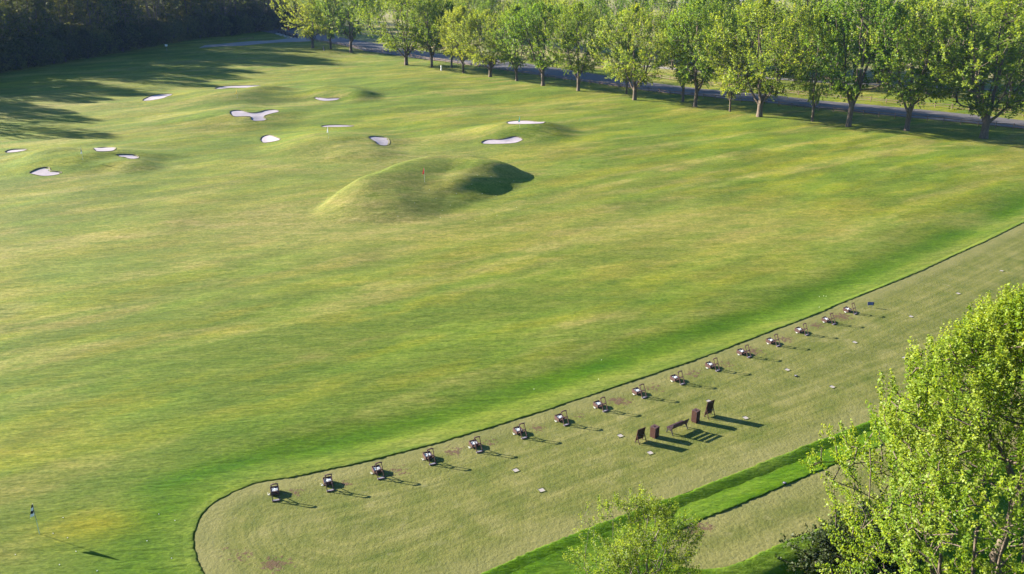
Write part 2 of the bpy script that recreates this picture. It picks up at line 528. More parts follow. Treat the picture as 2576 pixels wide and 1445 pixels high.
def leaf_mat(name, dark, mid, light, trans=0.4, scale=0.35, vary=.42):
    m = bpy.data.materials.new(name); m.use_nodes = True; nt = m.node_tree; nt.nodes.clear()
    out = nt.nodes.new('ShaderNodeOutputMaterial')
    tc = nt.nodes.new('ShaderNodeTexCoord'); oi = nt.nodes.new('ShaderNodeObjectInfo')
    at_ = nt.nodes.new('ShaderNodeAttribute'); at_.attribute_name = 'leafvar'
    n = noise(nt, tc.outputs['Object'], scale, 3, .6)
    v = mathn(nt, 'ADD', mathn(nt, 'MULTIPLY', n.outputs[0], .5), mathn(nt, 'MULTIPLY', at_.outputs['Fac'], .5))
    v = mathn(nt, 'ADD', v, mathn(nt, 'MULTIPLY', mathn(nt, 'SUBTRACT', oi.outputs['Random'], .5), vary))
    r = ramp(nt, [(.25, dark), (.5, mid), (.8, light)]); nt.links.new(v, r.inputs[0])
    d = nt.nodes.new('ShaderNodeBsdfPrincipled'); d.inputs['Roughness'].default_value = .5; d.inputs['Specular IOR Level'].default_value = .25
    nt.links.new(r.outputs[0], d.inputs['Base Color'])
    t = nt.nodes.new('ShaderNodeBsdfTranslucent')
    tcol = mixc(nt, 1.0, r.outputs[0], (1.35, 1.2, .5), 'MULTIPLY'); nt.links.new(tcol, t.inputs['Color'])
    mx = nt.nodes.new('ShaderNodeMixShader'); mx.inputs[0].default_value = trans
    nt.links.new(d.outputs[0], mx.inputs[1]); nt.links.new(t.outputs[0], mx.inputs[2]); nt.links.new(mx.outputs[0], out.inputs[0])
    return m
M_leaf = leaf_mat('spring_maple_leaf', (.085, .170, .020), (.145, .235, .026), (.255, .305, .050), .58)
M_leafyellow = leaf_mat('yellow_maple_leaf', (.105, .172, .020), (.168, .235, .026), (.275, .320, .052), .58)
M_leafnear = leaf_mat('bright_maple_leaf', (.085, .165, .010), (.150, .235, .014), (.250, .310, .040), .52, .6, .16)
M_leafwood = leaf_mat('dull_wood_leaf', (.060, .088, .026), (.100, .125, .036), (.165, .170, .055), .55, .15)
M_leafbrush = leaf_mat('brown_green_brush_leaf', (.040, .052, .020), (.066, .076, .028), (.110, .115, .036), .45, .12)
M_leafdark = leaf_mat('dark_shrub_leaf', (.018, .032, .008), (.028, .045, .011), (.045, .060, .014), .25, .4)

# ------------------------------------------------------------------ ground sheet
def spaced(segs):
    out = [segs[0][0]]
    for a, b, s in segs:
        n = max(1, int(round((b-a)/s))); out += list(np.linspace(a, b, n+1)[1:])
    return np.array(out)
def grow(a, b, s0, r):
    out = [a]; s = s0
    while out[-1] < b: out.append(out[-1]+s); s *= r
    return out[1:]
xs = spaced([(-200, -118, 2.0), (-118, 30, 0.62), (30, 75, 0.7), (75, 130, 1.2), (130, 220, 2.5)])
xs = np.array(sorted([-v for v in grow(200, 5000, 5, 1.35)]) + list(xs) + grow(220, 5000, 5, 1.35))
ys = spaced([(8, 24, 2.0), (24, 80, 0.5), (80, 100, 0.7), (100, 250, 0.62), (250, 420, 2.0)])
ys = np.array([-300, -60, -10] + list(ys) + grow(420, 6000, 4, 1.3))
GX, GY = np.meshgrid(xs, ys)
GZ = ground_h(GX, GY)
nx, ny = len(xs), len(ys)
idx = np.arange(nx*ny).reshape(ny, nx)
F = np.stack([idx[:-1, :-1], idx[:-1, 1:], idx[1:, 1:], idx[1:, :-1]], -1).reshape(-1, 4)
V = np.stack([GX, GY, GZ], -1).reshape(-1, 3)

def field_tint(X, Y):
    """colour of the living grass: lush by the tees, dry and yellow in patches, tan far beyond the road"""
    X = X.ravel(); Y = Y.ravel()
    ca, sa = math.cos(R(34)), math.sin(R(34))
    U = X*ca+Y*sa; W = -X*sa+Y*ca
    olive = np.array([.118, .131, .012]); green = np.array([.078, .114, .009]); dry = np.array([.158, .152, .032]); lush = np.array([.042, .094, .0004]); yel = np.array([.136, .144, .006])
    n1 = fbm(U/24, W/4.2, 21, 5)[:, None]; n2 = fbm(U/10, W/2.0, 31, 4)[:, None]; n3 = fbm(U/30, W/11, 41, 4)[:, None]
    c = olive + (green-olive)*sstep(.40, .60, n3) 
    c = c + (dry-c)*sstep(.48, .66, n1)*.85
    c = c + (green-c)*sstep(.52, .66, 1-n2)*.7
    c = c + (yel-c)*sstep(.52, .70, n2)*.5
    n5 = fbm(U/9+3, W/2.6, 51, 5)[:, None]
    c = c*(.87+.28*sstep(.33, .70, n5))
    s1 = sdist(tee1_poly, X, Y); s2 = sdist(tee2_poly, X, Y); up = pdist(tee1_up_line, X, Y)
    s = np.minimum(s1, s2)
    endx = sstep(-8, -22, X)
    band = (np.exp(-((s1-4.2+1.0*endx+1.2*(fbm(X/9,Y/9,77,3)-.5))/(2.4+2.2*endx))**2)[:, None]*(up < s1+1)[:, None])*(.75+.5*n2)
    c = c + (lush-c)*band*(.95)
    verge = np.exp(-(np.maximum(s, 0)/(9+4*endx))**2)[:, None]
    c = c + (np.array([.060, .094, .009])-c)*verge*.8*(1-band)
    strip = ((s1 > 0) & (s2 > 0) & (up > s1+.6))[:, None]
    stripc = lush + (np.array([.070, .118, .008])-lush)*sstep(.35, .7, n2)
    c = np.where(strip, stripc, c)
    # land beyond the road: drier
    far = sstep(35, 60, (Y-(232-0.72*(X-20))))[:, None]*(X > -80)[:, None]*sstep(200, 240, Y)[:, None]
    tan = np.array([.21, .185, .085])
    c = c + (tan-c)*far*(.35+.6*sstep(.4, .6, n1))
    # worn dry ground behind the big mound and round the bunkers
    for px, py, rr, k in ((1000, 400, 14, .7), (860, 560, 9, .8), (700, 545, 8, .5), (1700, 570, 12, .45), (1900, 560, 10, .3), (600, 560, 30, .35), (40, 275, 16, .5), (2440, 552, 3, .5)) :
        q = flat(px, py); g = np.exp(-(((X-q[0])/rr/1.6)**2+((Y-q[1])/rr)**2))[:, None]
        c = c + (np.array([.160, .150, .038])-c)*g*k*(.5+.8*n2)
    q = flat(225, 1325); g = np.exp(-(((X-q[0])/2.6)**2+((Y-q[1])/1.5)**2))[:, None]
    c = c + (np.array([.170, .150, .006])-c)*g*.75
    return np.clip(c, .0005, 1)
tint = field_tint(GX, GY)
def add_tint(me, tint):
    a = me.attributes.new('tint', 'FLOAT_COLOR', 'POINT')
    a.data.foreach_set('color', np.concatenate([tint, np.ones((len(tint), 1))], 1).astype(np.float32).ravel())
gm = np_mesh('ground', V, F, M_field, True)
add_tint(gm, tint)
tag(link('ground', gm), kind='structure')

# ------------------------------------------------------------------ tees
def tee(name, P, z, wear_pts, step=0.55):
    x0, y0 = P.min(0); x1, y1 = P.max(0)
    gx, gy = np.meshgrid(np.arange(x0, x1, step), np.arange(y0, y1, step))
    jx = gx.ravel()+np.tile([0, step/2], gx.size)[:gx.size]*0; jy = gy.ravel()
    s = sdist(P, jx, jy); keep = s < -0.3
    pts = [Vector(p) for p in P] + [Vector((a, b)) for a, b in zip(jx[keep], jy[keep])]
    n = len(P)
    vo, eo, fo, *_ = delaunay_2d_cdt(pts, [(i, (i+1) % n) for i in range(n)], [], 1, 1e-5)
    XY = np.array([(v.x, v.y) for v in vo])
    me = np_mesh(name, np.c_[XY, np.full(len(XY), z)], np.array([f for f in fo if len(f) == 3]), M_tee, True)
    sd = -sdist(P, XY[:, 0], XY[:, 1])
    a = me.attributes.new('edge', 'FLOAT', 'POINT'); a.data.foreach_set('value', sd.astype(np.float32))
    w = np.zeros(len(XY))
    for (wx, wy, rr, k) in wear_pts:
        w = np.maximum(w, k*np.exp(-((XY[:, 0]-wx)**2+(XY[:, 1]-wy)**2)/rr**2))
    a = me.attributes.new('wear', 'FLOAT', 'POINT'); a.data.foreach_set('value', w.astype(np.float32))
    return tag(link(name, me), kind='structure')

STANDS = [(695,1262),(832,1237),(960,1206),(1090,1170),(1208,1139),(1321,1104),(1427,1071),(1525,1036),(1623,1002),(1719,968),(1808,934),(1887,900),(1960,872),(2032,844),(2100,817),(2154,791)]
stand_xy = [flat(*p) for p in STANDS]
wear = []
for i, (a, b) in enumerate(zip(stand_xy, stand_xy[1:])):
    m = a*(.35+.3*rnd.random())+b*.5*1.0; m = a+(b-a)*(.3+.4*rnd.random())
    off = np.array([-(b-a)[1], (b-a)[0]]); off /= np.linalg.norm(off)
    m = m+off*rnd.uniform(.0, 1.0)
    wear.append((m[0], m[1], rnd.uniform(.7, 1.3), rnd.uniform(.9, 1.35)))
for px, py, rr, k in ((610,1398,.9,1.0),(688,1420,1.0,1.2),(560,1385,.6,.9),(1550,1008,.8,1.4),(1180,1230,.6,.6),(745,1410,.5,1.0)):
    q = flat(px, py); wear.append((q[0], q[1], rr, k))
tee('tee', tee1_poly, 0.0, wear)
q = flat(1745, 1327); q2 = flat(1775, 1322)
tee('short_tee', tee2_poly, -0.05, [(q[0], q[1], .9, 1.5), (q2[0], q2[1], .7, 1.2)])

def rough_edge(name, P, z, outward=1.0):
    """the longer grass stands a hand above the shaved turf: a ragged vertical face, then a slope out to the ground"""
    n = len(P)
    # resample
    seg = np.linalg.norm(np.roll(P, -1, 0)-P, axis=1); L = seg.sum(); m = int(L/0.22)
    t = np.linspace(0, L, m, endpoint=False); cum = np.r_[0, np.cumsum(seg)]
    Q = np.c_[np.interp(t, cum, np.r_[P[:, 0], P[0, 0]]), np.interp(t, cum, np.r_[P[:, 1], P[0, 1]])]
    area = .5*np.sum(P[:, 0]*np.roll(P[:, 1], -1)-P[:, 1]*np.roll(P[:, 0], -1))
    tg = np.roll(Q, -1, 0)-np.roll(Q, 1, 0); tg /= np.linalg.norm(tg, axis=1)[:, None]
    nrm = np.c_[tg[:, 1], -tg[:, 0]]*(1 if area > 0 else -1)
    rg = np.random.default_rng(5)
    rows = []
    j = rg.uniform(-.06, .06, m)+.05*np.sin(t*.35)+.02*np.sin(t*1.3)
    hj = rg.uniform(.025, .07, m)*(1-.55*sstep(-14, -19, Q[:, 0]))
    for off, hz in ((-.02, -.03), (.0, None), (.12, None), (.45, None), (1.0, None)):
        p = Q+nrm*(off+j*(1.0 if off < .2 else 0.0))[:, None]
        g = ground_h(p[:, 0], p[:, 1])
        base = np.maximum(g, z-.05) if off < .5 else g
        if off == -.02: zz = np.full(m, z-.03)
        elif off == 0.0: zz = z+hj
        elif off == .12: zz = z+hj*1.05
        elif off == .45: zz = np.maximum(g+.02, z+.03)*.5+(g+.03)*.5
        else: zz = g-.05
        rows.append(np.c_[p, zz])
    V = np.concatenate(rows); k = len(rows)
    i = np.arange(m); j2 = (i+1) % m
    F = np.concatenate([np.stack([a*m+i, a*m+j2, (a+1)*m+j2, (a+1)*m+i], -1) for a in range(k-1)])
    # keep the frame's neighbourhood only
    keep = (V[F[:, 0], 1] < 185)
    F = F[keep]
    me = np_mesh(name, V, F, M_field, False)
    tn = field_tint(V[:, 0], V[:, 1]); add_tint(me, tn)
    return tag(link(name, me), kind='structure')
rough_edge('rough_edge', tee1_poly, 0.0)
rough_edge('rough_edge', tee2_poly, -0.05)

# ------------------------------------------------------------------ bunkers
for lab, P in bunkers:
    c = P.mean(0)
    root = empty('sand_bunker', (c[0], c[1], gz(c[0], c[1])))
    tag(root, lab, 'sand bunker', 'sand bunkers on the range')
    x0, y0 = P.min(0); x1, y1 = P.max(0)
    gx, gy = np.meshgrid(np.arange(x0, x1, .55), np.arange(y0, y1, .55))
    s = sdist(P, gx.ravel(), gy.ravel()); kp = s < -.3
    pts = [Vector(p) for p in P]+[Vector((a, b)) for a, b in zip(gx.ravel()[kp], gy.ravel()[kp])]
    n = len(P)
    vo, eo, fo, *_ = delaunay_2d_cdt(pts, [(i, (i+1) % n) for i in range(n)], [], 1, 1e-5)
    XY = np.array([(v.x, v.y) for v in vo])
    s = sdist(P, XY[:, 0], XY[:, 1])
    zz = base_h(XY[:, 0], XY[:, 1])-.05-.07*sstep(0, -1.5, s)+.06*(fbm(XY[:, 0]/1.5, XY[:, 1]/1.5, 9, 2)-.5)
    me = np_mesh('sand', np.c_[XY-c, zz-root.location.z], np.array([f for f in fo if len(f) == 3]), M_sand, True)
    link('sand', me, root)
    # earth lip round the rim: highest at the back
    m = len(P); tg = np.roll(P, -1, 0)-np.roll(P, 1, 0); tg /= np.linalg.norm(tg, axis=1)[:, None]
    ar = .5*np.sum(P[:, 0]*np.roll(P[:, 1], -1)-P[:, 1]*np.roll(P[:, 0], -1))
    nr = np.c_[tg[:, 1], -tg[:, 0]]*(1 if ar > 0 else -1)
    back = .02+.05*np.clip(nr[:, 1]*.8-nr[:, 0]*.5, 0, 1)
    rows = []
    for off, dz in ((-.05, -.25), (.02, 0), (.16, 0)):
        p = P+nr*off; b0 = base_h(p[:, 0], p[:, 1])
        zz = b0-.12 if dz < 0 else (b0+back if off < .1 else b0+.06)
        rows.append(np.c_[p-c, zz-root.location.z])
    V3 = np.concatenate(rows); i = np.arange(m); j = (i+1) % m
    F3 = np.concatenate([np.stack([a*m+i, a*m+j, (a+1)*m+j, (a+1)*m+i], -1) for a in range(2)])
    link('lip', np_mesh('lip', V3, F3, M_earth, False), root)

# ------------------------------------------------------------------ blue haze, added to tint the dark wood and far shadows
M_haze = bpy.data.materials.new('added_blue_haze'); M_haze.use_nodes = True
hn = M_haze.node_tree; hn.nodes.clear()
ho = hn.nodes.new('ShaderNodeOutputMaterial'); hv = hn.nodes.new('ShaderNodeVolumePrincipled')
hv.inputs['Color'].default_value = (.32, .52, 1.0, 1); hv.inputs['Density'].default_value = 0.00005; hv.inputs['Anisotropy'].default_value = 0.0
hn.links.new(hv.outputs[0], ho.inputs['Volume'])
tag(MB().box((0, 2800, 18), (11500, 7000, 46)).build('haze', M_haze), kind='stuff')

# ------------------------------------------------------------------ roads and paths
def ribbon(name, near, far, mat, z=.02, steps=60):
    a = smooth_poly(flats(near), 2, False); b = smooth_poly(flats(far), 2, False)
    def rs(P):
        seg = np.r_[0, np.cumsum(np.linalg.norm(np.diff(P, axis=0), axis=1))]; t = np.linspace(0, seg[-1], steps)
        return np.c_[np.interp(t, seg, P[:, 0]), np.interp(t, seg, P[:, 1])]
    a, b = rs(a), rs(b)
    k = 7; rows = [a+(b-a)*(q/(k-1)) for q in range(k)]
    V = np.concatenate([np.c_[r, ground_h(r[:, 0], r[:, 1])*0+.0] for r in rows])
    g = ground_h(V[:, 0], V[:, 1]); V[:, 2] = g+z
    i = np.arange(steps-1)
    F = np.concatenate([np.stack([q*steps+i, q*steps+i+1, (q+1)*steps+i+1, (q+1)*steps+i], -1) for q in range(k-1)])
    return tag(link(name, np_mesh(name, V, F, mat, True)), kind='structure')
ROAD_NEAR = [(600,72),(690,84),(745,93),(802,102),(884,121),(939,130),(1049,147),(1250,175),(1455,202),(1631,227),(1769,244),(1950,262),(2143,283),(2335,301),(2527,320),(2800,347)]
ROAD_FAR = [(600,52),(690,61),(745,70),(802,84),(884,100),(939,109),(1049,125),(1250,153),(1455,180),(1631,206),(1769,224),(1950,243),(2143,264),(2335,281),(2527,299),(2800,325)]
ribbon('road', ROAD_NEAR, ROAD_FAR, M_asphalt, .09, 160)
lineN = [(x, y-2.4) for x, y in ROAD_NEAR]; lineF = [(x, y-2.9) for x, y in ROAD_NEAR]
M_line = world_simple('worn_road_paint', (.20, .195, .19), .9, .4, 1.5)
ribbon('edge_line', lineN, lineF, M_line, .10, 160)
ribbon('gravel_path', [(500,121),(602,116),(700,106),(790,104)], [(515,114),(602,105),(690,101),(762,92)], M_gravel, .07, 40)
ribbon('footpath', [(1560,160),(1631,168),(1692,174),(1900,196),(2120,213),(2400,225),(2700,240)], [(1560,156),(1631,164),(1692,170),(1900,192),(2120,209),(2400,221),(2700,236)], M_gravel, .06, 60)
ribbon('far_path', [(1470,20),(1560,14),(1760,6),(2000,0)], [(1470,16),(1560,10),(1760,3),(2000,-3)], M_gravel, .05, 40)

# ------------------------------------------------------------------ trees
def tree_meshes(name, seed, H, clear, rad, n_shoots, n_leaf, leaf, mats, limbs=5, widest=.42, trunk_r=.35, shoot_len=1.2, gap=.36, up=.9, fork=True, lumpk=1.0, tight=1.0):
    rg = np.random.default_rng(seed)
    CH = H-clear
    # --- crown points
    pts = []
    ph = rg.uniform(0, 6.28, 6)
    off = rg.uniform(0, 100, 3)
    tries = 0
    while len(pts) < n_shoots and tries < n_shoots*30:
        tries += 1
        t = rg.random()**.9
        prof = (min(1, (t/widest))**.55 if t < widest else max(0, 1-((t-widest)/(1-widest))**2.4))**.7
        az = rg.uniform(0, 2*math.pi)
        lump = 1+lumpk*(.22*math.sin(3*az+ph[0]+5*t)+.15*math.sin(5*az+ph[1]-9*t)+.14*math.sin(2*az+ph[2]+14*t))
        rr = rad*prof*lump*(rg.random()**.42)
        x, y, z = rr*math.cos(az), rr*math.sin(az), clear+CH*t*.97+rg.normal(0, .15)
        q = max(1.0, rad*.27)
        g = float(vnoise(np.array([x/q+off[0]+z/q*.31]), np.array([y/q+off[1]+z/q*.93]), seed)[0])
        if g < gap: continue
        pts.append((x, y, z))
    pts = np.array(pts)
    # --- skeleton
    nodes = [np.array([0., 0., -.2])]; par = [-1]
    fh = clear*(.75 if fork else 1.0)
    k = max(2, int(fh/.8))
    lean = rg.normal(0, .03, 2)
    for i in range(1, k+1):
        nodes.append(np.array([lean[0]*fh*i/k, lean[1]*fh*i/k, fh*i/k])); par.append(len(nodes)-2)
    base = len(nodes)-1
    a0 = rg.uniform(0, 6.28)
    for l in range(limbs):
        az = a0+l*2.4; top = (.78 if l else .9)*rg.uniform(.85, 1.05); out = rad*(.55*rg.uniform(.7, 1.1) if l else .12)
        start = base if l % 2 == 0 else max(1, base-1)
        p0 = nodes[start]; prev = start; ns = max(5, int(CH*top/1.1))
        for i in range(1, ns+1):
            s = i/ns
            p = np.array([p0[0]+out*math.cos(az)*s**.75, p0[1]+out*math.sin(az)*s**.75, p0[2]+(clear+CH*top-p0[2])*s**1.15])
            p[:2] += rg.normal(0, .12, 2)*min(1, rad/4)
            nodes.append(p); par.append(prev); prev = len(nodes)-1
    arr = np.zeros((len(nodes)+n_shoots*8, 3)); arr[:len(nodes)] = np.array(nodes); cnt = len(nodes)
    order = np.argsort(np.hypot(pts[:, 0], pts[:, 1])+.3*np.abs(pts[:, 2]-clear))
    step = max(.55, H/26)
    tip = []
    for oi in order:
        p = pts[oi]
        d = arr[1:cnt]-p
        dist = np.sqrt((d**2).sum(1))+np.maximum(0, d[:, 2]+.15*dist_xy(d))*1.6
        dist[:max(1, k-1)] += 4
        b = int(np.argmin(dist))+1
        q = arr[b]; L = np.linalg.norm(p-q); m = max(1, int(L/step)); prev = b
        for i in range(1, m+1):
            s = i/m
            w = q+(p-q)*s; w[2] += -.18*L*math.sin(math.pi*s)*(.5)
            if i < m: w = w+rg.normal(0, .06, 3)*step
            if cnt >= len(arr): break
            arr[cnt] = w; par.append(prev); prev = cnt; cnt += 1
        tip.append(prev)
    arr = arr[:cnt]; par = np.array(par[:cnt])
    wgt = np.zeros(cnt); wgt[tip] += 1
    for i in range(cnt-1, 0, -1): wgt[par[i]] += wgt[i]
    wgt = np.maximum(wgt, 1)
    r0 = trunk_r/(wgt[1]**.5)
    rr = np.maximum(r0*wgt**.5, .012*H/8)
    rr[0] = rr[1]*1.35
    # --- wood mesh
    VS, FS = [], []; vb = 0
    for sides, sel in ((7, rr > trunk_r*.33), (4, (rr <= trunk_r*.33) & (rr > trunk_r*.09)), (3, rr <= trunk_r*.09)):
        ids = np.nonzero(sel & (par >= 0))[0]
        if not len(ids): continue
        a, b = arr[par[ids]], arr[ids]
        ra = np.minimum(rr[par[ids]], rr[ids]*1.6); rb = rr[ids]
        d = b-a; d /= np.linalg.norm(d, axis=1)[:, None]+1e-9
        ref = np.where(np.abs(d[:, 2:3]) > .9, np.array([[1., 0, 0]]), np.array([[0, 0, 1.]]))
        s = np.cross(d, ref); s /= np.linalg.norm(s, axis=1)[:, None]+1e-9; u = np.cross(s, d)
        ang = np.arange(sides)*2*math.pi/sides
        ring = np.cos(ang)[None, :, None]*s[:, None]+np.sin(ang)[None, :, None]*u[:, None]
        A_ = a[:, None]+ring*ra[:, None, None]-d[:, None]*(ra[:, None, None]*.25); B_ = b[:, None]+ring*rb[:, None, None]
        Vv = np.concatenate([A_, B_], 1).reshape(-1, 3); e = len(ids)
        o = vb+np.arange(e)[:, None]*2*sides; kk = np.arange(sides)[None]
        Ff = np.stack([o+kk, o+(kk+1) % sides, o+sides+(kk+1) % sides, o+sides+kk], -1).reshape(-1, 4)
        VS.append(Vv); FS.append(Ff); vb += len(Vv)
    wood = np_mesh(name+'_trunk', np.concatenate(VS), np.concatenate(FS), mats[0], True)
    # --- leaves along upright shoots
    n = len(pts)
    outv = pts-np.array([0, 0, clear+CH*.35]); outv /= np.linalg.norm(outv, axis=1)[:, None]+1e-9
    lowf = np.clip(1-(pts[:, 2]-clear)/CH*1.6, 0, 1)[:, None]
    sd = outv*(.55+.5*lowf)+np.array([0, 0, 1.])*(up-.75*lowf)+rg.normal(0, .22, (n, 3))
    sd /= np.linalg.norm(sd, axis=1)[:, None]
    sl = shoot_len*rg.uniform(.55, 1.25, n)
    nl = n_leaf
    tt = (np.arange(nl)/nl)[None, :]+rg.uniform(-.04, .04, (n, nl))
    C = pts[:, None]+sd[:, None]*(sl[:, None]*(tt-.35))[..., None]
    spread = tight*leaf*(.75-.45*np.clip(tt, 0, 1))[..., None]
    C = C+rg.normal(0, 1, (n, nl, 3))*spread
    var = np.clip(.15+.5*tt+rg.normal(0, .14, (n, nl))+rg.normal(.1, .16, (n, 1)), 0, 1)  # inner shade and bright tips of each shoot put into leaf colour, plus random tone
    C = C.reshape(-1, 3); var = var.ravel(); m = len(C)
    axis = np.repeat(outv, nl, 0)*.7+rg.normal(0, .75, (m, 3))+np.array([0, 0, .35]); axis /= np.linalg.norm(axis, axis=1)[:, None]
    e1 = np.cross(axis, rg.normal(0, 1, (m, 3))); e1 /= np.linalg.norm(e1, axis=1)[:, None]; e2 = np.cross(axis, e1)
    sz = (leaf*rg.uniform(.55, 1.25, m))[:, None]
    fold = axis*sz*.22
    V = np.stack([C-e1*sz*.62, C-e2*sz*.42+fold, C+e1*sz*.62, C+e2*sz*.42+fold], 1).reshape(-1, 3)
    F = np.arange(m*4).reshape(-1, 4)
    me = np_mesh(name+'_crown', V, F, mats[1], False)
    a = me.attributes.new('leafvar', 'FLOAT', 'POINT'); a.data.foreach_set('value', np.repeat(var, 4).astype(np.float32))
    return wood, me
def dist_xy(d): return np.hypot(d[:, 0], d[:, 1])

def place_tree(name, meshes, loc, rz, s, label, cat='tree', group=None, sxy=None, lean=(0, 0), leafmat=None):
    root = empty(name, loc, rz)
    root.scale = (sxy or s, sxy or s, s)
    root.rotation_euler = (lean[0], lean[1], rz)
    tag(root, label, cat, group)
    link('trunk', meshes[0], root); cr = link('crown', meshes[1], root)
    if leafmat is not None:
        cr.material_slots[0].link = 'OBJECT'; cr.material_slots[0].material = leafmat
    return root

mm = (M_bark, M_leaf)  # the four maple builds
maples = [
    tree_meshes('maple', 11, 20, 4.8, 8.4, 780, 26, .25, mm, 5, .52, .36, 1.9, .46),
    tree_meshes('maple', 12, 20, 4.0, 9.0, 820, 26, .25, mm, 6, .56, .40, 2.0, .45),
    tree_meshes('maple', 13, 20, 4.4, 7.6, 680, 26, .25, mm, 4, .45, .34, 2.0, .46),
    tree_meshes('maple', 14, 20, 5.2, 8.0, 680, 26, .25, mm, 5, .6, .38, 1.8, .48),
]
def height_for(px, py, top):
    p = at(px, py); dep = PITCH+math.atan((top-CY)/FPX)
    return CAM_H-p.y*math.tan(dep)-p.z
# base point, mesh, top of the crown in the picture (or None), width factor, label
ROW = [
    (787,122,1,-40,1.15,'forked maple at the far end of the fence, first past the gravel path'),
    (832,124,2,-30,1.0,'slim maple close behind the fence end, right of the forked maple'),
    (883,133,3,-36,1.2,'maple with two spread stems standing just right of the short grey post'),
    (1022,164,1,-24,1.3,'leaning yellowish maple with a double trunk beside the rail fence'),
    (1086,170,0,-20,1.0,'narrow maple with a bent trunk behind the small white marker post'),
    (1136,170,2,10,.9,'small maple hidden low behind the rail fence right of the marker post'),
    (1166,184,0,20,1.0,'short trunked maple left of the wide forked maple'),
    (1233,194,1,28,1.3,'broad pale maple with a low wide fork in the row'),
    (1300,204,2,18,1.1,'maple with a straight thin trunk right of the wide forked maple'),
    (1366,216,3,10,1.15,'dark green maple with a straight trunk in the middle of the row'),
    (1455,229,0,12,1.05,'rounded maple whose side stem splits off near the ground'),
    (1576,237,2,60,.7,'small maple tucked behind a taller bright maple'),
    (1596,252,1,16,1.1,'bright green maple standing out in front of the row, nearest the teal flag'),
    (1718,256,3,40,.85,'low maple with a splayed trunk close to the road fence'),
    (1748,269,0,-2,1.0,'tall maple with dark twin trunks in front of the low splayed maple'),
    (1836,281,2,90,.75,'small pale maple under the widest maple of the row'),
    (1910,294,1,-4,1.2,'widest yellow green maple of the row with a pale trunk base'),
    (2043,306,2,36,.75,'thin dark maple with a slender trunk between two large ones'),
    (2134,319,3,-30,1.0,'maple with a thick straight trunk, third from the right end of the row'),
    (2280,329,0,-16,1.05,'dark trunked maple with a hanging low branch, second from the right end'),
    (2474,348,1,-60,1.25,'largest maple of the row with a stout trunk at its right end'),
]
for i, (px, py, k, top, w, lab) in enumerate(ROW):
    p = at(px, py); h = min(27, max(11, height_for(px, py, top))); s = h/20
    place_tree('maple_tree', maples[k], p, rnd.uniform(0, 6.28), s, lab, 'tree', 'maples along the road fence', sxy=s*w*(1.0 if h > 15 else 1.15), leafmat=M_leafyellow if px in (787, 1022, 1136, 1166, 1233, 1455, 1720, 1836, 1910, 2474) else None)
# trees beyond the road
BACK = [(690,58,1,1.0),(745,50,3,1.0),(800,56,0,1.05),(860,72,2,1.05),(930,70,0,1.1),(1000,66,1,1.0),(1070,92,3,1.0),(1130,82,0,1.05),(1210,106,1,1.0),(1290,110,2,1.0),(1370,126,3,.95),(1440,128,0,.85),
        (1690,176,3,.85),(1790,188,1,1.0),(1880,190,2,1.05),(1960,210,0,1.05),(2030,200,3,1.1),(2090,226,1,.95),(2230,218,2,.95),(2330,236,1,1.1),(2400,246,0,1.15),(2470,230,2,1.2),(2540,258,3,1.25),(2620,262,1,1.2)]
ordn = ['first','second','third','fourth','fifth','sixth','seventh','eighth','ninth','tenth','eleventh','twelfth','thirteenth','fourteenth','fifteenth','sixteenth','seventeenth','eighteenth','nineteenth','twentieth','twenty-first','twenty-second','twenty-third','twenty-fourth']
for i, (px, py, k, s) in enumerate(BACK):
    p = at(px, py)
    place_tree('roadside_tree', maples[(k+1) % 4], p, rnd.uniform(0, 6.28), s*.86, 'leafy tree on the far side of the road, %s from the left' % ordn[i], 'tree', 'trees on the far side of the road')

for i in range(26):
    px = 1010+62*i+rnd.uniform(-18, 18); ROADY = np.interp(px, [1000,1500,2000,2600], [112,186,246,305])
    if abs(px-1490) < 50 or abs(px-2300) < 35: continue
    q = flat(px, ROADY)+np.array([rnd.uniform(14, 22), rnd.uniform(24, 42)])
    place_tree('far_tree', maples[i % 4], (q[0], q[1], 0), rnd.uniform(0, 6.28), rnd.uniform(.85, 1.15), 'far leafy tree seen between the crowns of the road trees', 'tree', 'far trees behind the road trees')

# the shaded wood on the left
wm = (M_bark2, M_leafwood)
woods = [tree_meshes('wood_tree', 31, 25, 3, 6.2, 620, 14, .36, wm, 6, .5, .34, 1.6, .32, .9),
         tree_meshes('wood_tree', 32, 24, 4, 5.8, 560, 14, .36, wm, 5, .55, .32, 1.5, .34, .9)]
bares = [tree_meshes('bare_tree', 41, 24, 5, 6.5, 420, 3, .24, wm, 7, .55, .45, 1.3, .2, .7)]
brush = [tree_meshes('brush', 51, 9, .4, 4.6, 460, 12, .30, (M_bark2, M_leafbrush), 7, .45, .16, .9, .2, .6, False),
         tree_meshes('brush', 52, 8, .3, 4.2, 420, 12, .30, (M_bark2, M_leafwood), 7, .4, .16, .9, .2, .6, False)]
edge = smooth_poly(np.array([(-152, 205), (-147, 228), (-143, 248), (-137, 275), (-131, 305), (-124, 340), (-112, 372), (-98, 395), (-86, 415)]), 1, False)
seg = np.r_[0, np.cumsum(np.linalg.norm(np.diff(edge, axis=0), axis=1))]
def along(t):
    return np.array([np.interp(t, seg, edge[:, 0]), np.interp(t, seg, edge[:, 1])])
t = 0
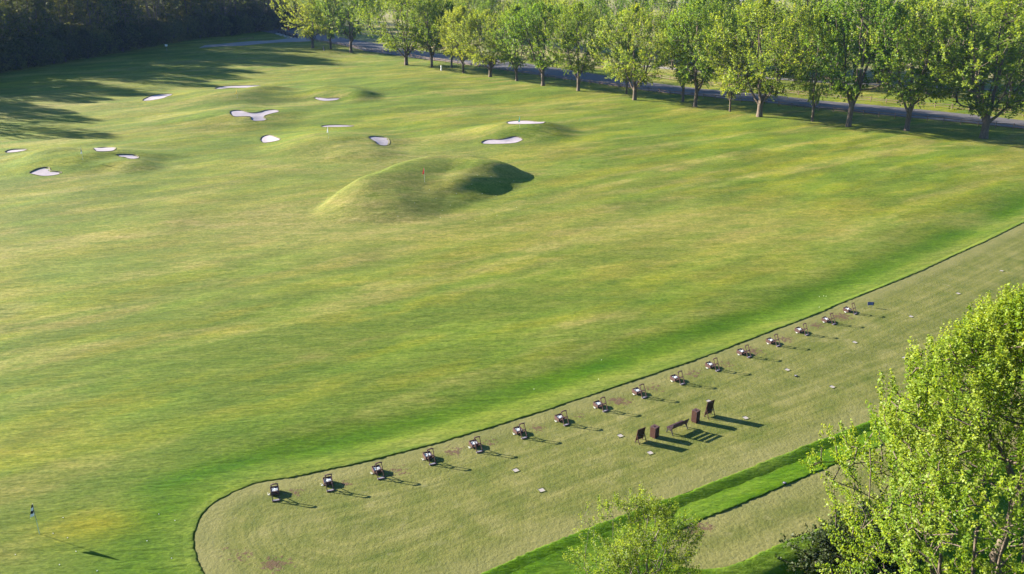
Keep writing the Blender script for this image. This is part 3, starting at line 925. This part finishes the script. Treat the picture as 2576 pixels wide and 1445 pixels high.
while t < seg[-1]:
    p = along(t)
    for dep, prob in ((rnd.uniform(3, 5), 1), (rnd.uniform(9, 14), .8), (rnd.uniform(17, 26), .6)):
        if rnd.random() > prob: continue
        x, y = p[0]-dep*.93, p[1]+dep*.3+rnd.uniform(-2, 2)
        k = rnd.randrange(2); s = rnd.uniform(.75, 1.15)+.02*dep
        place_tree('brush_shrub', brush[k], (x, y, gz(x, y)-.1), rnd.uniform(0, 6.28), s,
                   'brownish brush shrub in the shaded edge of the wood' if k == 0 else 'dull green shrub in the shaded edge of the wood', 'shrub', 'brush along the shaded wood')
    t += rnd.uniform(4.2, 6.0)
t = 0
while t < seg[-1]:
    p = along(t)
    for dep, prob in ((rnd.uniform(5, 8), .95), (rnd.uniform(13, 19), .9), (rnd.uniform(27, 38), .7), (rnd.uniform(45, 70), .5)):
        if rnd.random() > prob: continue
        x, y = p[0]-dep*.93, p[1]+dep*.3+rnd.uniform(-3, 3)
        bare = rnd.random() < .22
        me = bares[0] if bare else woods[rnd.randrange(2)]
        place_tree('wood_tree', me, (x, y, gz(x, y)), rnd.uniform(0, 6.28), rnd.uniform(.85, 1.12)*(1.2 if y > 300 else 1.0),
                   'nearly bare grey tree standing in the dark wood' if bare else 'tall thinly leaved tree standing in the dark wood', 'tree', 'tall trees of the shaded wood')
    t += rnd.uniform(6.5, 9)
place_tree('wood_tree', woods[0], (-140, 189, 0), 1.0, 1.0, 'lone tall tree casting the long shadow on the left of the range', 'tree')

# foreground trees
big = tree_meshes('near_maple', 71, 21, 1.5, 6.7, 2700, 70, .105, (M_bark, M_leafnear), 7, .26, .36, 1.45, .43, 1.0, lumpk=.8, tight=1.45)
place_tree('near_maple_tree', big, (21.9, 33.0, -1.6), .6, 1.04, 'big bright spring maple filling the lower right corner', 'tree')
small = tree_meshes('near_young_tree', 72, 7.4, 1.0, 3.3, 950, 40, .075, (M_bark2, M_leafnear), 6, .45, .14, .8, .34, .8, lumpk=.7, tight=1.6)
sp = flat(1612, 1560)
place_tree('near_young_tree', small, (sp[0], sp[1], -.2), .9, 1.0, 'young yellow green tree cut by the bottom edge between the tees', 'tree', leafmat=M_leafyellow)
shrub = tree_meshes('dark_shrub', 73, 2.6, .1, 1.9, 240, 14, .15, (M_bark, M_leafdark), 6, .4, .05, .4, .2, .6, False)
for i, (px, py, s, lab) in enumerate([(2060,1440,1.0,'low dark shrub leftmost on the shaded bank'),(2130,1420,1.1,'dark shrub second from the left on the shaded bank'),(2190,1400,1.25,'taller dark shrub under the left boughs of the big maple'),(2250,1420,1.2,'dark shrub behind the lower boughs of the big maple'),(2150,1470,1.2,'dark shrub cut by the bottom edge beside the big maple')]):
    p = at(px, py)
    place_tree('dark_shrub', shrub, (p.x, p.y, p.z-.1), i*1.3, s, lab, 'shrub', 'dark shrubs on the shaded bank')

# ------------------------------------------------------------------ fences
def fence(name, pts, spacing, label, post_h=1.15, rails=(.45, .9)):
    P = smooth_poly(np.array([at(*q)[:2] for q in pts]), 1, False)
    seg = np.r_[0, np.cumsum(np.linalg.norm(np.diff(P, axis=0), axis=1))]
    n = int(seg[-1]/spacing)
    root = empty(name, (P[0][0], P[0][1], gz(*P[0]))); tag(root, label, 'fence')
    pm = MB().tube([(0,0,-.1),(.01,0,.6),(0,.01,post_h)], [.085,.08,.07], 6).mesh('post', M_fence)
    rm = MB().bar((0,0,0),(0,1,0),.07,.12).mesh('rail', M_fence)
    prev = None
    for i in range(n+1):
        s = seg[-1]*i/n; q = np.array([np.interp(s, seg, P[:, 0]), np.interp(s, seg, P[:, 1])]); z = gz(*q)
        rel = Vector((q[0], q[1], z))-root.location
        o = link('post', pm, root); o.location = rel; o.rotation_euler = (rnd.uniform(-.05,.05), rnd.uniform(-.05,.05), rnd.uniform(0,6))
        o.scale = (1,1,rnd.uniform(.92,1.1))
        if prev is not None:
            d = rel-prev
            for h in rails:
                o = link('rail', rm, root); o.location = prev+Vector((0,0,h+rnd.uniform(-.05,.05)))
                o.scale = (1, d.length+.1, 1); o.rotation_euler = (math.atan2(d.z, math.hypot(d.x, d.y))+rnd.uniform(-.012,.012), 0, math.atan2(-d.x, d.y))
        prev = rel
FENCE1 = [(772,102),(800,107),(849,115),(948,131),(1038,145),(1113,158),(1250,178),(1396,200),(1472,210),(1552,221),(1695,240),(1800,251),(1881,259),(1954,266),(2027,276),(2179,291),(2304,303),(2393,311),(2537,325),(2640,336)]
fence('split_rail_fence', FENCE1, 3.1, 'weathered split rail fence between the maple row and the road')
FENCE2 = [(1040,116),(1250,146),(1500,172),(1654,198),(1766,215),(1953,233),(2140,253),(2319,269),(2500,286),(2620,297)]
fence('split_rail_fence', FENCE2, 3.4, 'rail fence on the far side of the road')
fence('log_barrier', [(600,104),(637,99)], 4.0, 'low log barrier on the shaded side of the gravel path', .9, (.4, .75))

# ------------------------------------------------------------------ bridge, chevron and small posts by the wood
b0, b1 = at(700,84), at(748,97)
root = empty('guard_rail', b0); tag(root, 'dark timber guard rail of the small road bridge', 'guard rail')
d = b1-b0; d.z = 0
for i in range(6):
    p = d*(i/5)
    MB().box((p.x, p.y, .65), (.35, .35, 1.9)).build('post', M_bridge, root)
for h in (.75, 1.45):
    MB().bar((0, -.25, h), (d.x, d.y-.25, h), .18, .38).build('rail', M_bridge, root)
root = empty('bridge_abutment', b0+Vector((0, -.8, 0))); tag(root, 'pale stone abutment under the timber guard rail', 'bridge')
mb = MB()
nrm = Vector((d.y, -d.x, 0)).normalized()
mb.hexa([nrm*.2+Vector((0,0,-.6)), d*.8+nrm*.2+Vector((0,0,-.6)), d*.8+nrm*.9+Vector((0,0,-.6)), nrm*.9+Vector((0,0,-.6)),
         nrm*.1+Vector((0,0,.1)), d*.8+nrm*.1+Vector((0,0,.3)), d*.8+nrm*.5+Vector((0,0,.3)), nrm*.5+Vector((0,0,.1))])
mb.build('wall', M_conc, root)
for i in range(7):
    p = d*(.1+.11*i)+nrm*(1.1+rnd.uniform(0, .7))
    m2 = MB(); m2.tube([(0,0,-.2),(.05,0,.15),(0,.05,.4)], [.5,.55,.2], 6)
    o = m2.build('stone', M_conc, root); o.location = p; o.rotation_euler = (0,0,i*1.1)

p = at(726, 81)
root = empty('road_marker', p); tag(root, 'orange and black striped marker panel on the road bridge', 'road sign')
MB().box((0, 0, .8), (.08, .08, 1.6)).build('post', M_metal, root)
MB().box((0, -.06, 1.55), (.75, .03, 1.75)).build('panel', M_orange, root)
for i in range(4):
    m2 = MB(); z = .85+i*.42
    m2.hexa([(-.375,-.085,z),(.375,-.085,z+.3),(.375,-.08,z+.3),(-.375,-.08,z),(-.375,-.085,z+.16),(.375,-.085,z+.46),(.375,-.08,z+.46),(-.375,-.08,z+.16)])
    m2.build('stripe', M_blk, root)
def marker_post(px, py, h, w, mat, label, name='marker_post', lean=0):
    p = at(px, py); root = empty(name, p); tag(root, label, 'post'); root.rotation_euler = (0, lean, .4)
    MB().box((0,0,h*.46), (w,w,h*.92)).build('shaft', mat, root)
    m2 = MB(); a = w*.62; z = h*.92
    m2.hexa([(-a,-a,z),(a,-a,z),(a,a,z),(-a,a,z),(-a*.3,-a*.3,h),(a*.3,-a*.3,h),(a*.3,a*.3,h),(-a*.3,a*.3,h)])
    m2.build('cap', mat, root)
marker_post(1110, 178, 1.5, .3, M_white, 'small white marker post on the grass under the maples')
marker_post(815.5, 129, 1.6, .28, M_metal, 'short grey leaning post between the first maples', lean=-.12)
p = at(420, 129)
root = empty('birdhouse_post', p); tag(root, 'thin post with a small white box at the edge of the dark wood', 'post')
MB().box((0,0,.8), (.09,.09,1.6)).build('post', M_metal, root)
m2 = MB(); m2.box((0,0,1.8),(.7,.4,.4)); m2.build('box', M_white, root)
m2 = MB(); m2.hexa([(-.4,-.25,2.0),(.4,-.25,2.0),(.4,.25,2.0),(-.4,.25,2.0),(-.4,-.02,2.2),(.4,-.02,2.2),(.4,.02,2.2),(-.4,.02,2.2)]); m2.build('roof', M_white, root)

# ------------------------------------------------------------------ bag stands
ball_me = None
bm = bmesh.new(); bmesh.ops.create_icosphere(bm, subdivisions=2, radius=.026)
ball_me = bpy.data.meshes.new('golf_ball'); bm.to_mesh(ball_me); bm.free(); ball_me.materials.append(M_ball)
ball_me.polygons.foreach_set('use_smooth', np.ones(len(ball_me.polygons), bool))

def make_stand():
    root = empty('bag_stand', (0,0,0))
    for s in (-1, 1):
        MB().bar((s*.215,-.28,.02),(s*.195,.13,.95),.05,.045,(0,1,0)).build('upright', M_wood, root)
    for s in (-1, 1):
        MB().bar((s*.185,.46,.0),(s*.185,-.07,.52),.045,.045,(0,1,0)).build('rear_leg', M_wood, root)
    arc = [(-.24+.48*i/8, .13, .955+.05*math.sin(math.pi*i/8)) for i in range(9)]
    MB().path(arc, .075, .065).build('top_rail', M_wood, root)
    arc = [(-.20+.40*i/6, -.045, .525+.03*math.sin(math.pi*i/6)) for i in range(7)]
    MB().path(arc, .055, .05).build('middle_rail', M_wood, root)
    MB().box((0,-.27,.035),(.50,.17,.03)).build('foot_board', M_metal, root)
    MB().bar((-.25,-.365,.035),(.25,-.365,.035),.03,.07).build('foot_rail', M_wood, root)
    # ball tray, open box tipped towards the player
    y0, y1 = .36, .88
    tr = MB()
    tr.box((0,(y0+y1)/2,.07),(.52,y1-y0,.03))
    tr.build('tray_floor', M_wood, root)
    for s in (-1, 1):
        m2 = MB(); x = s*.265
        m2.hexa([(x-.014,y0,.05),(x+.014,y0,.05),(x+.014,y1,.05),(x-.014,y1,.05),(x-.014,y0,.30),(x+.014,y0,.30),(x+.014,y1,.36),(x-.014,y1,.36)])
        m2.build('tray_side', M_wood, root)
    MB().box((0,y1+.014,.205),(.556,.028,.31)).build('tray_back', M_wood, root)
    MB().box((0,y0-.014,.17),(.556,.028,.25)).build('tray_front', M_wood, root)
    return root
PILE = []
rp = random.Random(3)
for layer, (nxx, nyy, z) in enumerate(((5, 4, .255), (4, 3, .305), (2, 2, .35))):
    for i in range(nxx):
        for j in range(nyy):
            if rp.random() < (.8 if layer == 0 else .5): continue
            PILE.append(((i-(nxx-1)/2)*.095+rp.uniform(-.02,.02), .62+(j-(nyy-1)/2)*.11+rp.uniform(-.02,.02), z+rp.uniform(-.01,.01)))
for i in range(6):
    PILE.append((-.36-.07*(i % 2)+rp.uniform(-.02,.02), .48+.075*(i//2)+rp.uniform(-.02,.02), .035 if i < 5 else .085))
stand0 = make_stand()
# inner mass of balls: the tray is heaped with them
m2 = MB()
rb = random.Random(9)
for i in range(7):
    for j in range(6):
        cx, cy, cz = (i-3)*.072, .62+(j-2.5)*.08, .20+.05*(1-((i-3)/3.5)**2)*(1-((j-2.5)/3)**2)+rb.uniform(-.01,.01)
        m2.tube([(cx,cy,cz-.03),(cx,cy,cz-.016),(cx,cy,cz+.016),(cx,cy,cz+.032)],[.012,.031,.031,.010],6)
heap_me = m2.mesh('heaped_balls', M_ball)
pn = ['first','second','third','fourth','fifth','sixth','seventh','eighth','ninth','tenth','eleventh','twelfth','thirteenth','fourteenth','fifteenth','sixteenth']
xy = np.array(stand_xy)
for i in range(16):
    o = stand0 if i == 0 else copy_tree(stand0)
    tg = xy[min(i+1,15)]-xy[max(i-1,0)]
    rz = math.atan2(tg[1], tg[0])
    ca, sa = math.cos(rz), math.sin(rz)
    # picture point marks the foot rail
    ox, oy = xy[i][0]-sa*.36, xy[i][1]+ca*.36
    o.location = (ox, oy, 0.0); o.rotation_euler = (0, 0, rz)
    where = ('leftmost' if i == 0 else 'rightmost, beside the navy sign' if i == 15 else pn[i]+' from the left')
    tag(o, 'brown timber bag stand with ball tray, '+where+' in the tee line', 'bag stand', 'bag stands along the tee')
    h = link('heaped_balls', heap_me); h.location = o.location; h.rotation_euler = o.rotation_euler
    tag(h, 'heap of white range balls filling the tray of the bag stand '+where, 'golf balls', 'ball heaps in the trays', 'stuff')
    for (bx, by, bz) in PILE:
        b = link('golf_ball', ball_me); b.location = (ox+bx*ca-by*sa, oy+bx*sa+by*ca, bz)
        if bz < .12: lab = 'white golf ball on the turf beside the bag stand '+where
        else: lab = 'white golf ball on the tray heap of the bag stand '+where
        tag(b, lab, 'golf ball', 'balls of the bag stand '+where)

# ------------------------------------------------------------------ tee marker stones
plate_me = MB().box((0,0,.010),(.36,.36,.03)).mesh('stone', M_plate)
lipm = MB()
for k, (c, s) in enumerate((((0,.215,.015),(.48,.07,.05)),((-.215,0,.015),(.07,.36,.05)),((0,-.205,.01),(.44,.05,.03)),((.205,0,.01),(.05,.36,.03)))):
    lipm.box(c, s)
lip_me = lipm.mesh('turf_lip', M_turf)
PLATES = [(1560,1097),(1635,1140),(1783,1010),(1875,1052),(1297,1184),(1362,1234),(1980,931),(2093,974),(2150,862),(2275,901),(2291,797),(2410,739),(2519,682)]
plab = ['left of the near sign board','below the near sign board','above the far sign board','right of the far sign board','below the fifth bag stand','far below the fifth bag stand','below the twelfth bag stand','right of the twelfth bag stand','right of the thirteenth bag stand shadow','just left of the big maple top','right of the navy sign','above the big maple top','uppermost near the right edge of the picture']
plate_rz = math.atan2(xy[9][1]-xy[7][1], xy[9][0]-xy[7][0])
for (px, py), lab in zip(PLATES, plab):
    p = flat(px, py)
    o = empty('marker_stone', (p[0], p[1], .004), plate_rz+R(rnd.uniform(-6, 6)))
    tag(o, 'square pale marker stone set in the turf '+lab, 'marker stone', 'marker stones in the tee')
    link('stone', plate_me, o); link('turf_lip', lip_me, o); pass

# ------------------------------------------------------------------ bench, bins, boards
bA, bB = flat(1685, 1092), flat(1722, 1076)
bd = bB-bA; bl = max(1.25, np.linalg.norm(bd)); brz = math.atan2(bd[1], bd[0])
bm_ = (bA+bB)/2
root = empty('bench', (bm_[0], bm_[1], 0), brz)
tag(root, 'dark slatted bench with black cast iron ends facing the range', 'bench')
for s in (-1, 1):
    x = s*bl/2
    m2 = MB()
    m2.path([(x,-.30,0),(x,-.24,.12),(x,-.20,.28),(x,-.16,.40)], .05, .06, (1,0,0))
    m2.path([(x,.34,0),(x,.30,.10),(x,.25,.26),(x,.26,.40)], .05, .06, (1,0,0))
    m2.path([(x,-.22,.16),(x,-.14,.27),(x,.02,.32),(x,.16,.27),(x,.27,.15)], .045, .05, (1,0,0))
    m2.path([(x,-.20,.40),(x,.04,.39),(x,.30,.41)], .05, .06, (1,0,0))
    m2.build('leg_frame', M_iron, root)
    m2 = MB()
    m2.path([(x,-.17,.40),(x,-.24,.60),(x,-.34,.90)], .05, .06, (1,0,0))
    m2.path([(x,-.03,.40),(x,-.10,.56),(x,-.22,.66)], .04, .04, (1,0,0))
    m2.path([(x,-.10,.56),(x,-.17,.70),(x,-.29,.80)], .035, .035, (1,0,0))
    m2.build('back_frame', M_iron, root)
for y in (-.10, .03, .16, .28):
    MB().box((0,y,.445),(bl+.12,.11,.035)).build('seat_slat', M_benchslat, root)
for y, z in ((-.215,.55),(-.265,.69),(-.315,.83)):
    MB().bar((-bl/2-.06,y,z),(bl/2+.06,y,z),.035,.10,(0,-.33,.94)).build('back_slat', M_benchslat, root)

def bin_(px, py, s, h, label):
    p = flat(px, py); root = empty('litter_bin', (p[0], p[1], 0), brz+R(8)); tag(root, label, 'litter bin', 'slatted bins beside the bench')
    MB().box((0,0,h*.47),(s-.05,s-.05,h*.9)).build('liner', M_liner, root)
    n = 5
    for side in range(4):
        for i in range(n):
            m2 = MB(); w = s/n*.9; x = -s/2+s*(i+.5)/n
            c = (x, -s/2, h*.49); m2.box(c, (w, .025, h*.92))
            o = m2.build('slat', M_wood2, root); o.rotation_euler = (0,0,side*math.pi/2)
    for side in range(4):
        o = MB().box((0,-s/2+.07,h*.965),(s+.05-(.30 if side % 2 else 0),.16,.045)).build('lid_board', M_wood, root)
        o.rotation_euler = (0,0,side*math.pi/2)
        if side % 2: o.location = (0,0,.004)
    MB().box((0,0,h*.945),(s*.44,s*.44,.01)).build('opening', M_liner, root)
bin_(1646, 1099, .46, .86, 'red brown slatted litter bin left of the bench')
bin_(1749, 1061, .44, .98, 'red brown slatted litter bin right of the bench')

def board(px, py, w, h, rz, label):
    p = flat(px, py); root = empty('sign_board', (p[0], p[1], 0), rz); tag(root, label, 'sign board', 'easel boards beside the bins')
    lean = .20
    # the panel leans back towards -Y (camera side); its face looks at the range (+Y)
    def on(x, z): return (x, .20-(z/h)*lean, z)
    m2 = MB(); m2.bar(on(0,.16), on(0,h), w-.06, .022, (1,0,0)) if False else None
    t = .022
    m2.hexa([(-w/2+.03,on(0,.14)[1]-t,.14),(w/2-.03,on(0,.14)[1]-t,.14),(w/2-.03,on(0,.14)[1],.14),(-w/2+.03,on(0,.14)[1],.14),
             (-w/2+.03,on(0,h)[1]-t,h),(w/2-.03,on(0,h)[1]-t,h),(w/2-.03,on(0,h)[1],h),(-w/2+.03,on(0,h)[1],h)])
    m2.build('panel', M_board, root)
    for s in (-1, 1):
        MB().bar(on(s*w/2,0), on(s*w/2,h+.02), .05, .05, (0,1,0)).build('front_leg', M_wood2, root)
        MB().bar((s*(w/2-.005),-.22,0), on(s*(w/2-.005),h*.62), .045, .045, (0,1,0)).build('rear_leg', M_wood2, root)
    MB().bar((-w/2+.02,-.075,h*.42),(w/2-.02,-.075,h*.42),.03,.06).build('cross_bar', M_wood, root)
    MB().bar((-w/2-.03,on(0,h)[1],h+.035),(w/2+.03,on(0,h)[1],h+.035),.05,.04).build('top_rail', M_wood2, root)
board(1612, 1112, .68, 1.04, brz-R(2), 'dark easel sign board seen from behind, left of the litter bins')
board(1785, 1048, .70, 1.26, brz-R(2), 'taller dark easel sign board seen from behind, right of the bench')

p = flat(2189, 774)
root = empty('range_sign', (p[0], p[1], 0), R(-8)); tag(root, 'small navy sign with pale lettering on two thin legs past the last bag stand', 'sign')
for s in (-1, 1): MB().box((s*.2,0,.2),(.025,.025,.4)).build('leg', M_metal, root)
MB().box((0,0,.42),(.60,.03,.34)).build('frame', M_metal, root)
MB().box((0,-.019,.42),(.57,.012,.31)).build('panel', M_blue, root)
m2 = MB()
for row, z in enumerate((.48, .36)):
    x = -.21
    while x < .2:
        w = (.035, .05, .028, .045)[int(abs(x*100)) % 4]
        m2.box((x+w/2,-.0275,z+(.012 if int(abs(x*70)) % 2 else 0)),(w*.7,.004,.075)); x += w+.014
m2.build('lettering', M_lett, root)

for px, py, lab in ((2002, 947, 'small dark sprinkler head in the turf right of the twelfth bag stand shadow'), (1973, 1217, 'small dark sprinkler head on the edge of the grass strip between the tees')):
    p = flat(px, py); root = empty('sprinkler_head', (p[0], p[1], 0)); tag(root, lab, 'sprinkler', 'sprinkler heads')
    MB().tube([(0,0,-.02),(0,0,.07)], .13, 12).build('housing', M_liner, root)
    MB().tube([(0,0,.07),(0,0,.10)], [.10,.06], 12).build('cap', M_metal, root)

# ------------------------------------------------------------------ flags
def flag(px, py, h, mats, label, size=.62, rz=0.0, pole_low=None):
    p = at(px, py); root = empty('flagstick', p, rz); tag(root, label, 'flag')
    MB().tube([(0,0,h*.48),(0,0,h)], .016, 8).build('pole', M_pole if pole_low is None else M_metal, root)
    MB().tube([(0,0,0),(0,0,h*.48)], .018, 8).build('pole_foot', M_pole if pole_low is None else pole_low, root)
    MB().tube([(0,0,h),(0,0,h+.03)], .022, 8).build('knob', M_pole, root)
    # limp cloth: a long fold hanging beside the pole, wider towards its foot
    rows = 7; cols = 7
    for band in range(len(mats)):
        m2 = MB(); z0 = h-.01-size*band/len(mats); z1 = h-.01-size*(band+1)/len(mats)
        for side in (0, 1):
            b = len(m2.v)
            for i in range(rows):
                f = (h-.01-(z0+(z1-z0)*i/(rows-1)))/size
                wd = .05+.30*f
                for j in range(cols):
                    u = j/(cols-1)
                    m2.v.append((-.012-wd*u, .045*math.sin(u*9+f*2)*(.3+f)+side*.006, z0+(z1-z0)*i/(rows-1)-.12*u*f))
            for i in range(rows-1):
                for j in range(cols-1):
                    a = b+i*cols+j; m2.f.append((a, a+1, a+cols+1, a+cols))
        m2.build('cloth', mats[band], root)
flag(99.5, 1344, 2.13, [M_blk, M_wht, M_blk, M_wht], 'black and white checkered flag in the near left corner', .70, .95, M_poleg)
flag(1068, 459, 2.13, [M_red], 'red flag on top of the big near mound', .9, -.78)
flag(826.6, 349, 2.13, [M_wht], 'white flag on the mound between two bunkers', 1.0, -.78)
flag(597, 248, 2.13, [M_yel], 'yellow flag on the mound above the three lobed bunker', 1.1, -.78)
flag(1307.6, 322, 2.13, [M_teal], 'teal flag in front of the flat topped bunker', 1.0, -.78)
flag(209, 404, 2.13, [M_navy, M_navy, M_wht], 'dark blue flag with a white foot on the left mound', 1.0, -.78)

# ------------------------------------------------------------------ loose balls on the range
regions = [((30, 1290, 460, 1440), 11, 'white golf ball lying in the grass near the checkered flag'),
           ((1000, 440, 1320, 560), 20, 'white golf ball lying on the big near mound'),
           ((2150, 730, 2470, 900), 24, 'white golf ball lying in the grass above the end of the tee'),
           ((1300, 900, 1900, 1000), 8, 'white golf ball lying in the lush swale beyond the tee')]
for (x0, y0, x1, y1), n, lab in regions:
    if x0 == 2150: x0, y0, x1, y1 = 2040, 735, 2480, 800
    for i in range(n):
        px, py = rnd.uniform(x0, x1), rnd.uniform(y0, y1)
        if x0 == 2040: py = 745+(px-2040)*-.02+rnd.uniform(0, 40) if px > 2250 else rnd.uniform(745, 775)
        p = at(px, py)
        o = link('golf_ball', ball_me); o.location = p+Vector((0,0,.025))
        tag(o, lab, 'golf ball', lab.replace('white golf ball', 'golf balls'))
